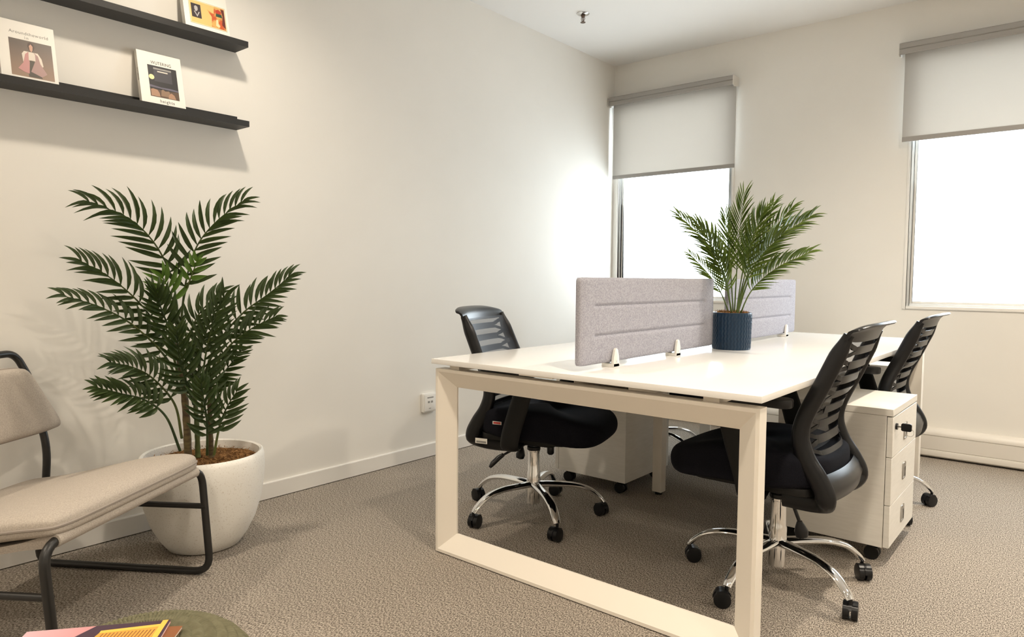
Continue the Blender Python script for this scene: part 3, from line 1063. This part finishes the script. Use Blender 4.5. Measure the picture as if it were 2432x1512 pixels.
# one long bent tube per side; the front cross tube carries the sling
fr_path = bend([Q(0, .30, .365), Q(0, .0, .365)][:0] + [Q(0, .672, .690), Q(0, .603, .43), Q(0, .618, .25), Q(0, .655, .0135), Q(0, 0, .0135), Q(-.005, .030, .375), Q(LW + .005, .030, .375), Q(LW, 0, .0135), Q(LW, .655, .0135), Q(LW, .618, .25), Q(LW, .603, .43), Q(LW, .672, .690)], .06)
top_arc = bend([Q(LW, .672, .690), Q(LW - .02, .700, .768), Q(.02, .700, .768), Q(0, .672, .690)], .12, 10)
obj('frame_tube', MB().tube(fr_path + top_arc[1:-1], TR, 14, closed=True), 'tube', lc, smooth=60)
for u in (0, LW):
    obj('side_rail', MB().cyl(Q(u, .012, .245), Q(u, .616, .240), .010, 12), 'tube', lc)
obj('rear_cross_tube', MB().cyl(Q(0, .614, .275), Q(LW, .614, .275), .010, 12), 'tube', lc)
# sling between front tube and rear tube
sl = MB()
rings = []
for i in range(9):
    u = .035 + (LW - .07) * i / 8
    prof_ = []
    top_ = [(.0, .388), (-.004 + .0, .392)]
    arc = [(.030 + (TR + .006) * math.cos(a), .375 + (TR + .006) * math.sin(a)) for a in [math.radians(t) for t in (90, 135, 180, 225, 270)]]
    path_ = [(.60, .285), (.32, .318), (.12, .365)] + arc + [(.12, .345), (.32, .302), (.60, .268)]
    rings.append([Q(u, a, b) for a, b in path_])
sl.rings(rings)
obj('seat_sling', sl, 'linen', lc, smooth=50)
def cushion(name, fpos, nu, nv, th, parent):
    """fpos(s,t) -> centre point, normal ; s,t in -1..1; rounded pillow edge"""
    m = MB()
    vv, ff = [], []
    idx = {}
    for side in (1, -1):
        for i in range(nu + 1):
            for j in range(nv + 1):
                s_, t_ = math.sin((-1 + 2 * i / nu) * PI / 2), math.sin((-1 + 2 * j / nv) * PI / 2)
                e = max(abs(s_), abs(t_))
                k = (1 - abs(s_) ** 14) ** .5 * (1 - abs(t_) ** 14) ** .5
                p, nrm = fpos(s_, t_)
                h = th / 2 * (.30 + .70 * k) if e < .9999 else th / 2 * .30
                idx[(side, i, j)] = len(vv)
                vv.append(tuple(p + nrm * (side * h)))
    for side in (1, -1):
        for i in range(nu):
            for j in range(nv):
                ff.append((idx[(side, i, j)], idx[(side, i + 1, j)], idx[(side, i + 1, j + 1)], idx[(side, i, j + 1)]))
    b = [(i, 0) for i in range(nu)] + [(nu, j) for j in range(nv)] + [(i, nv) for i in range(nu, 0, -1)] + [(0, j) for j in range(nv, 0, -1)]
    for k in range(len(b)):
        a, c = b[k], b[(k + 1) % len(b)]
        ff.append((idx[(1, *a)], idx[(1, *c)], idx[(-1, *c)], idx[(-1, *a)]))
    m.add(vv, ff)
    o = obj(name, m, 'linen', parent, smooth=70, subsurf=1)
    return o, [Vector(vv[idx[(1, *q)]]) * .5 + Vector(vv[idx[(-1, *q)]]) * .5 for q in b]
def rc(s, t, c=.94):
    """pull corners in"""
    k = 1 - .055 * (abs(s) ** 8) * (abs(t) ** 8)
    return s * k, t * k
def seat_pos(s, t):
    s, t = rc(s, t)
    u = LW / 2 + s * (LW / 2 - .010)
    v = .328 + t * .318
    tt = (t + 1) / 2
    z = .411 - .108 * smoothstep(.0, 1.0, tt) + .012 * (1 - s * s) * (1 - t * t) * 0.5
    slope = Vector((0, 0, 1)) + (DV * .17)
    return Q(u, v, z), slope.normalized()
so, edge = cushion('seat_cushion', seat_pos, 26, 26, .068, lc)
obj('piping', MB().tube(edge, .004, 6, closed=True), 'piping', so)
def back_pos(s, t):
    s, t = rc(s, t)
    wid = LW / 2 - .016 - .062 * t
    u = LW / 2 + s * wid
    zc = .612 + t * .116
    v = .590 + .16 * (zc - .50)
    n = (-DV + Vector((0, 0, .12))).normalized()
    return Q(u, v, zc), n
bo, bedge = cushion('back_cushion', back_pos, 24, 14, .085, lc)
obj('piping', MB().tube(bedge, .004, 6, closed=True), 'piping', bo)

# ------------------------------------------------------------------ picture ledges and books
def ledge(label, z):
    y1, y0 = 1.601, 0.45
    r = thing('picture_ledge', label, 'shelf', (WL, (y0 + y1) / 2, z), group='black picture ledges')
    h = (y1 - y0) / 2
    prof_ = [(.0005, 0), (.1107, 0), (.1107, .0243), (.1007, .0243), (.1007, .012), (.010, .012), (.010, .0573), (.0005, .0573)]
    obj('ledge_body', MB().prism(prof_, 'y', -h, h), 'ledge', r, smooth=0)
    return r
ledge('upper black picture ledge on the long wall', 2.0204)
ledge('lower black picture ledge holding two books', 1.6852)

def book(label, ya, yb, z0, h, th, lean, xb):
    """lying upright against the wall; local x along +y world, -y local = cover"""
    r = thing('book', label, 'book', (xb, (ya + yb) / 2, z0))
    r.rotation_euler = (-lean, 0, PI / 2)
    w = (yb - ya) / 2
    b = MB().box(-w, w, -th, -th + .0012, 0, h).box(-w, w, -.0012, 0, 0, h).box(-w, -w + .0012, -th + .0012, -.0012, 0, h)
    obj('cover', b, 'paper', r, smooth=0)
    obj('page_block', MB().box(-w + .0012, w - .003, -th + .0012, -.0012, .003, h - .003), 'pages', r, smooth=0)
    return r, w
def flat(parent, name, poly, y, mat, t=.0002):
    return obj(name, MB().prism(poly, 'y', y - t, y), mat, parent, smooth=0)
def rect(x0, x1, z0, z1):
    return [(x0, z0), (x1, z0), (x1, z1), (x0, z1)]
def lettering(parent, body, size, x, z, y, spacing=1.0, mat='ink', sx=1.0, name='lettering', vert=False):
    me = text_mesh(body, size, spacing)
    o = obj(name, me, mat, parent, smooth=0)
    o.location = (x, y, z)
    o.rotation_euler = (PI / 2, 0, 0)
    o.scale = (sx, 1, 1)
    return o
def col(name, c, rough=.5):
    MAT[name] = principled(name, c, rough)
    return name
def grad(name, c1, c2, z0, z1, axis=2):
    m = principled(name, c1, .45)
    nt, N, L, b = nodes(m)
    tc = N.new('ShaderNodeTexCoord')
    sx = N.new('ShaderNodeSeparateXYZ')
    mr = N.new('ShaderNodeMapRange')
    mr.inputs[1].default_value, mr.inputs[2].default_value = z0, z1
    mx = N.new('ShaderNodeMixRGB')
    mx.inputs[1].default_value, mx.inputs[2].default_value = (*c1, 1), (*c2, 1)
    L.new(tc.outputs['Object'], sx.inputs[0])
    L.new(sx.outputs[axis], mr.inputs[0])
    L.new(mr.outputs[0], mx.inputs[0])
    L.new(mx.outputs[0], b.inputs['Base Color'])
    MAT[name] = m
    return name

# fashion cover
col('p_pink', (.52, .25, .24)); col('p_pink2', (.40, .25, .23)); col('p_white', (.72, .64, .55)); col('p_skin', (.55, .32, .23)); col('p_hair', (.07, .04, .03)); col('p_dark', (.07, .055, .04))
grad('p_brown', (.30, .19, .125), (.10, .072, .055), .02, .145)
LEAN = .22
zl = 1.6852 + .0125
b1, w = book('white book with a pink-jacketed figure on its cover', .725, .895, zl, .223, .018, LEAN, -2.866)
t_ = -.018
bx0, bx1 = -w + .030, w - .012
flat(b1, 'cover_picture', rect(bx0, bx1, .024, .158), t_, 'p_brown')
cx = (bx0 + bx1) / 2
def fig(pts):
    return [(cx + a * .064, .024 + b * .134) for a, b in pts]
flat(b1, 'printed_hair', fig([(-.16, .86), (-.12, .94), (.0, .97), (.13, .93), (.17, .84), (.12, .76), (-.10, .76)]), t_ - .0002, 'p_hair')
flat(b1, 'printed_face', fig([(-.09, .86), (.0, .92), (.09, .86), (.07, .76), (.0, .70), (-.07, .76)]), t_ - .0004, 'p_skin')
flat(b1, 'printed_sleeves', fig([(-.45, .62), (-.34, .70), (.30, .70), (.46, .56), (.52, .36), (.40, .32), (.30, .50), (-.30, .45), (-.42, .40)]), t_ - .0002, 'p_white')
flat(b1, 'printed_legs', fig([(-.18, .46), (.16, .46), (.42, .02), (-.22, .02)]), t_ - .0003, 'p_dark')
flat(b1, 'printed_coat', fig([(-.14, .70), (-.30, .62), (-.42, .38), (-.68, .20), (-.40, .12), (-.18, .10), (-.12, .42)]), t_ - .0005, 'p_pink')
flat(b1, 'printed_coat', fig([(.12, .70), (.30, .62), (.38, .42), (.66, .16), (.40, .06), (-.10, .16), (.12, .44)]), t_ - .0005, 'p_pink2')
flat(b1, 'printed_blouse', fig([(-.14, .66), (.0, .70), (.16, .66), (.16, .47), (-.16, .47)]), t_ - .0006, 'p_white')
lettering(b1, 'Aroundtheworld', .0155, cx - .002, .178, t_ - .0002, 1.12, 'outlet_grey')
lettering(b1, 'in', .0145, cx - .010, .163, t_ - .0002, 1.3, 'outlet_grey')

# wuthering cover
col('p_navy', (.022, .020, .022)); col('p_slate', (.055, .052, .062)); col('p_rock', (.38, .22, .14)); col('p_rock2', (.25, .16, .10)); col('p_yellow', (.78, .72, .38)); col('p_mist', (.12, .11, .15)); col('p_moor', (.10, .062, .04))
b2, w = book('white book with a dark moorland picture and title above and below', 1.176, 1.346, zl, .228, .020, LEAN, -2.866)
t_ = -.020
bx0, bx1 = -w + .036, w - .022
z0_, z1_ = .045, .175
flat(b2, 'cover_picture', rect(bx0, bx1, z0_, z1_), t_, 'p_navy')
cx = (bx0 + bx1) / 2
hw = (bx1 - bx0) / 2
def fg(pts):
    return [(cx + a * hw, z0_ + b * (z1_ - z0_)) for a, b in pts]
flat(b2, 'printed_panel', fg([(-.62, .50), (.62, .50), (.62, .95), (-.62, .95)]), t_ - .0002, 'p_slate')
flat(b2, 'printed_bar', fg([(-.62, .885), (.62, .885), (.62, .935), (-.62, .935)]), t_ - .0004, 'outlet_grey')
flat(b2, 'printed_line', fg([(-.36, .81), (.36, .81), (.36, .845), (-.36, .845)]), t_ - .0004, 'p_white')
flat(b2, 'printed_horizon', fg([(-1, .37), (-.2, .33), (.4, .34), (1, .32), (1, .27), (.3, .28), (-1, .30)]), t_ - .0002, 'p_mist')
flat(b2, 'printed_moor', fg([(-1, 0), (1, 0), (1, .27), (.4, .24), (-1, .24)]), t_ - .0003, 'p_moor')
flat(b2, 'printed_rock', fg([(-.94, .02), (-.94, .22), (-.80, .25), (-.50, .23), (-.38, .14), (-.34, .02)]), t_ - .0005, 'p_rock')
flat(b2, 'printed_rock', fg([(-.28, .05), (-.22, .24), (-.10, .27), (.05, .22), (.30, .25), (.40, .15), (.36, .05)]), t_ - .0005, 'p_rock2')
flat(b2, 'printed_rock', fg([(.22, .01), (.26, .12), (.46, .20), (.66, .14), (.76, .01)]), t_ - .0007, 'p_rock')
sx_, sz_ = cx - hw * .80, z0_ + (z1_ - z0_) * .62
flat(b2, 'printed_seal', [(sx_ + .0105 * math.cos(2 * PI * i / 24), sz_ + .0105 * math.sin(2 * PI * i / 24)) for i in range(24)], t_ - .0006, 'p_yellow')
lettering(b2, 'WUTERING', .0185, cx - .002, .181, t_ - .0002, 1.05, 'ink', .80)
lettering(b2, 'heights', .0185, cx + .006, .024, t_ - .0002, 1.25, 'ink', .85)
sp_ = lettering(b2, 'WUTERING', .010, -w - .0002, .13, -.010, 1.0, 'ink')
sp_.rotation_euler = (PI / 2, PI / 2, -PI / 2)

# orange cover on the upper ledge
def orange_mat():
    m = noisy('p_orange', (.62, .36, .10), (.50, .08, .02), 28, .5, lo=.42, hi=.55)
    MAT['p_orange'] = m
    return 'p_orange'
orange_mat()
col('p_gold', (.66, .48, .17)); col('p_black', (.03, .02, .025)); col('p_grey', (.42, .40, .40)); col('p_red', (.45, .04, .02)); col('p_green', (.02, .06, .035)); col('p_cream', (.75, .62, .36)); col('p_maroon', (.12, .02, .015))
b3, w = book('white book with an orange and red cover picture on the upper ledge', 1.350, 1.538, 2.0204 + .0125, .225, .024, LEAN, -2.866)
t_ = -.024
bx0, bx1 = -w + .024, w - .012
flat(b3, 'cover_border', rect(bx0 - .002, bx1 + .002, .035, .139), t_, 'outlet_grey')
flat(b3, 'cover_margin', rect(bx0 - .001, bx1 + .001, .036, .138), t_ - .0002, 'p_cream')
flat(b3, 'cover_picture', rect(bx0 + .003, bx1 - .003, .040, .134), t_ - .0004, 'p_gold')
flat(b3, 'printed_red', [(bx1 - .065, .040), (bx1 - .003, .040), (bx1 - .003, .134), (bx1 - .045, .134), (bx1 - .050, .100), (bx1 - .078, .112), (bx1 - .060, .085)], t_ - .0006, 'p_orange')
flat(b3, 'printed_shadow', [(bx1 - .018, .060), (bx1 - .003, .045), (bx1 - .003, .130), (bx1 - .018, .130), (bx1 - .012, .10)], t_ - .0008, 'p_maroon')
flat(b3, 'printed_cap', [(bx1 - .040, .106), (bx1 - .018, .106), (bx1 - .016, .118), (bx1 - .028, .126), (bx1 - .040, .120)], t_ - .0010, 'p_red')
flat(b3, 'printed_band', [(bx1 - .042, .092), (bx1 - .014, .092), (bx1 - .016, .106), (bx1 - .040, .106)], t_ - .0010, 'p_green')
flat(b3, 'printed_hand', [(bx1 - .046, .050), (bx1 - .034, .044), (bx1 - .028, .050), (bx1 - .034, .062), (bx1 - .034, .078), (bx1 - .042, .078)], t_ - .0010, 'p_cream')
px0 = bx0 + .007
flat(b3, 'printed_portrait', rect(px0, px0 + .040, .062, .122), t_ - .0008, 'p_black')
flat(b3, 'printed_face', [(px0 + .013, .098), (px0 + .016, .090), (px0 + .022, .090), (px0 + .027, .098), (px0 + .027, .110), (px0 + .020, .115), (px0 + .013, .110)], t_ - .0010, 'p_grey')
flat(b3, 'printed_collar', [(px0 + .010, .088), (px0 + .022, .066), (px0 + .034, .088), (px0 + .030, .090), (px0 + .022, .074), (px0 + .014, .090)], t_ - .0010, 'p_grey')

# ------------------------------------------------------------------ wall outlet
ol = thing('data_outlet', 'small white data outlet on the long wall near the desk', 'wall outlet', (WL, 2.752, .323))
obj('back_box', MB().prism(rrect(-.050, .050, -.054, .054, .006), 'x', .0005, .022), 'outlet', ol, bevel=.002)
obj('face_plate', MB().prism(rrect(-.044, .044, -.048, .048, .004), 'x', .022, .026), 'outlet', ol, bevel=.001)
for yy in (-.012, .012):
    obj('socket', MB().box(.026, .0265, yy - .008, yy + .008, -.002, .010), 'outlet_grey', ol, smooth=0)
obj('printed_strip', MB().box(.026, .0264, -.024, .024, .026, .033), 'outlet_grey', ol, smooth=0)
obj('printed_mark', MB().box(.026, .0264, -.012, .004, -.035, -.031), 'outlet_grey', ol, smooth=0)

# ------------------------------------------------------------------ knitted pouf with magazines
PC = Vector((-1.350, .530, 0))
pf = thing('knitted_pouf', 'olive green knitted round pouf carrying magazines', 'pouf', PC)
PR, PH = .222, .352
rings = []
nth, nph = 480, 150
raw = []
for j in range(801):
    ph = -PI / 2 + PI * j / 800
    cz_, cr_ = math.sin(ph), math.cos(ph)
    raw.append((PR * max(abs(cr_), 1e-6) ** .55, PH / 2 + PH / 2 * (abs(cz_) ** .75) * (1 if cz_ > 0 else -1)))
acc = [0]
for a, b in zip(raw, raw[1:]):
    acc.append(acc[-1] + math.hypot(b[0] - a[0], b[1] - a[1]))
k_ = 0
for j in range(nph + 1):
    t = acc[-1] * j / nph
    while k_ < 799 and acc[k_ + 1] < t:
        k_ += 1
    a, b = raw[k_], raw[k_ + 1]
    q = (t - acc[k_]) / max(1e-9, acc[k_ + 1] - acc[k_])
    rr, zz_ = a[0] + (b[0] - a[0]) * q, a[1] + (b[1] - a[1]) * q
    nr, nz_ = (b[1] - a[1]), -(b[0] - a[0])
    l_ = math.hypot(nr, nz_) or 1
    nr, nz_ = nr / l_, nz_ / l_
    row = []
    for k in range(nth):
        a_ = 2 * PI * k / nth
        kn_ = .0055 * (abs(math.sin(48 * a_ + (PI / 2 if (j // 5) % 2 else 0))) ** .7) * (abs(math.sin(j * PI / 5)) ** .7) * min(1, rr / .06)
        row.append(((rr + nr * kn_) * math.cos(a_), (rr + nr * kn_) * math.sin(a_), zz_ + nz_ * kn_ + .001))
    rings.append(row)
obj('knitted_cover', MB().rings(rings), 'knit', pf, smooth=35)

def magazine(label, c, rz, z, w, h, cover):
    r = thing('magazine', label, 'magazine', (c[0], c[1], z), rz, group='magazines on the pouf')
    obj('page_block', MB().box(-w / 2, w / 2 - .001, -h / 2 + .001, h / 2 - .001, .0004, .0046), 'pages', r, smooth=0)
    obj('cover', MB().box(-w / 2, w / 2, -h / 2, h / 2, .0046, .005).box(-w / 2, w / 2, -h / 2, h / 2, 0, .0004), cover, r, smooth=0)
    return r
grad('m_pink', (.62, .42, .46), (.58, .22, .22), -.14, .02, 0)
col('m_purple', (.055, .025, .045)); col('m_orange', (.70, .33, .05)); col('m_amber', (.85, .50, .08)); col('m_dark', (.02, .016, .02)); col('m_brown', (.25, .09, .03))
A_ = Vector((-1.512, .395)); B_ = Vector((-1.355, .590))
dm = (B_ - A_).normalized()
ang = math.atan2(dm.y, dm.x)
nm = Vector((dm.y, -dm.x))           # towards the camera side
zt_ = PH + .0075
mw, mh = .252, .215
cm = (A_ + B_) / 2 + nm * (mh / 2)
g1 = magazine('open-topped magazine with an orange picture lying uppermost on the pouf', cm, ang, zt_ + .0055, mw, mh, 'm_pink')
g1['label'] = 'uppermost magazine on the pouf with pink and orange cover'
def mflat(name, poly, mat, k=1):
    return obj(name, MB().prism(poly, 'z', .005 + .0002 * (k - 1), .005 + .0002 * k), mat, g1, smooth=0)
X0, X1, Y1 = -mw / 2, mw / 2, mh / 2
mflat('printed_sky', [(X0 + .12, Y1), (X1, Y1), (X1, -Y1), (X0 + .06, -Y1), (X0 + .08, Y1 - .06)], 'm_purple', 1)
mflat('printed_bridge', [(X0 + .135, Y1 - .030), (X1 - .012, Y1 - .022), (X1 - .016, -Y1), (X0 + .09, -Y1)], 'm_orange', 2)
mflat('printed_bridge_edge', [(X0 + .135, Y1 - .022), (X1 - .010, Y1 - .014), (X1 - .012, Y1 - .024), (X0 + .135, Y1 - .032)], 'm_amber', 3)
for i in range(16):
    xx = X0 + .142 + i * .0064
    mflat('printed_cable', [(xx, Y1 - .034), (xx + .002, Y1 - .034), (xx - .02 + .002, -Y1), (xx - .02, -Y1)], 'm_brown', 3)
mflat('printed_tower', [(X1 - .014, Y1), (X1 - .004, Y1), (X1 - .010, -Y1), (X1 - .022, -Y1)], 'm_amber', 4)
g2 = magazine('lower magazine on the pouf showing only a dark and orange edge', cm + Vector((.006, .0)) + dm * .012, ang - .10, zt_, mw, mh, 'm_brown')
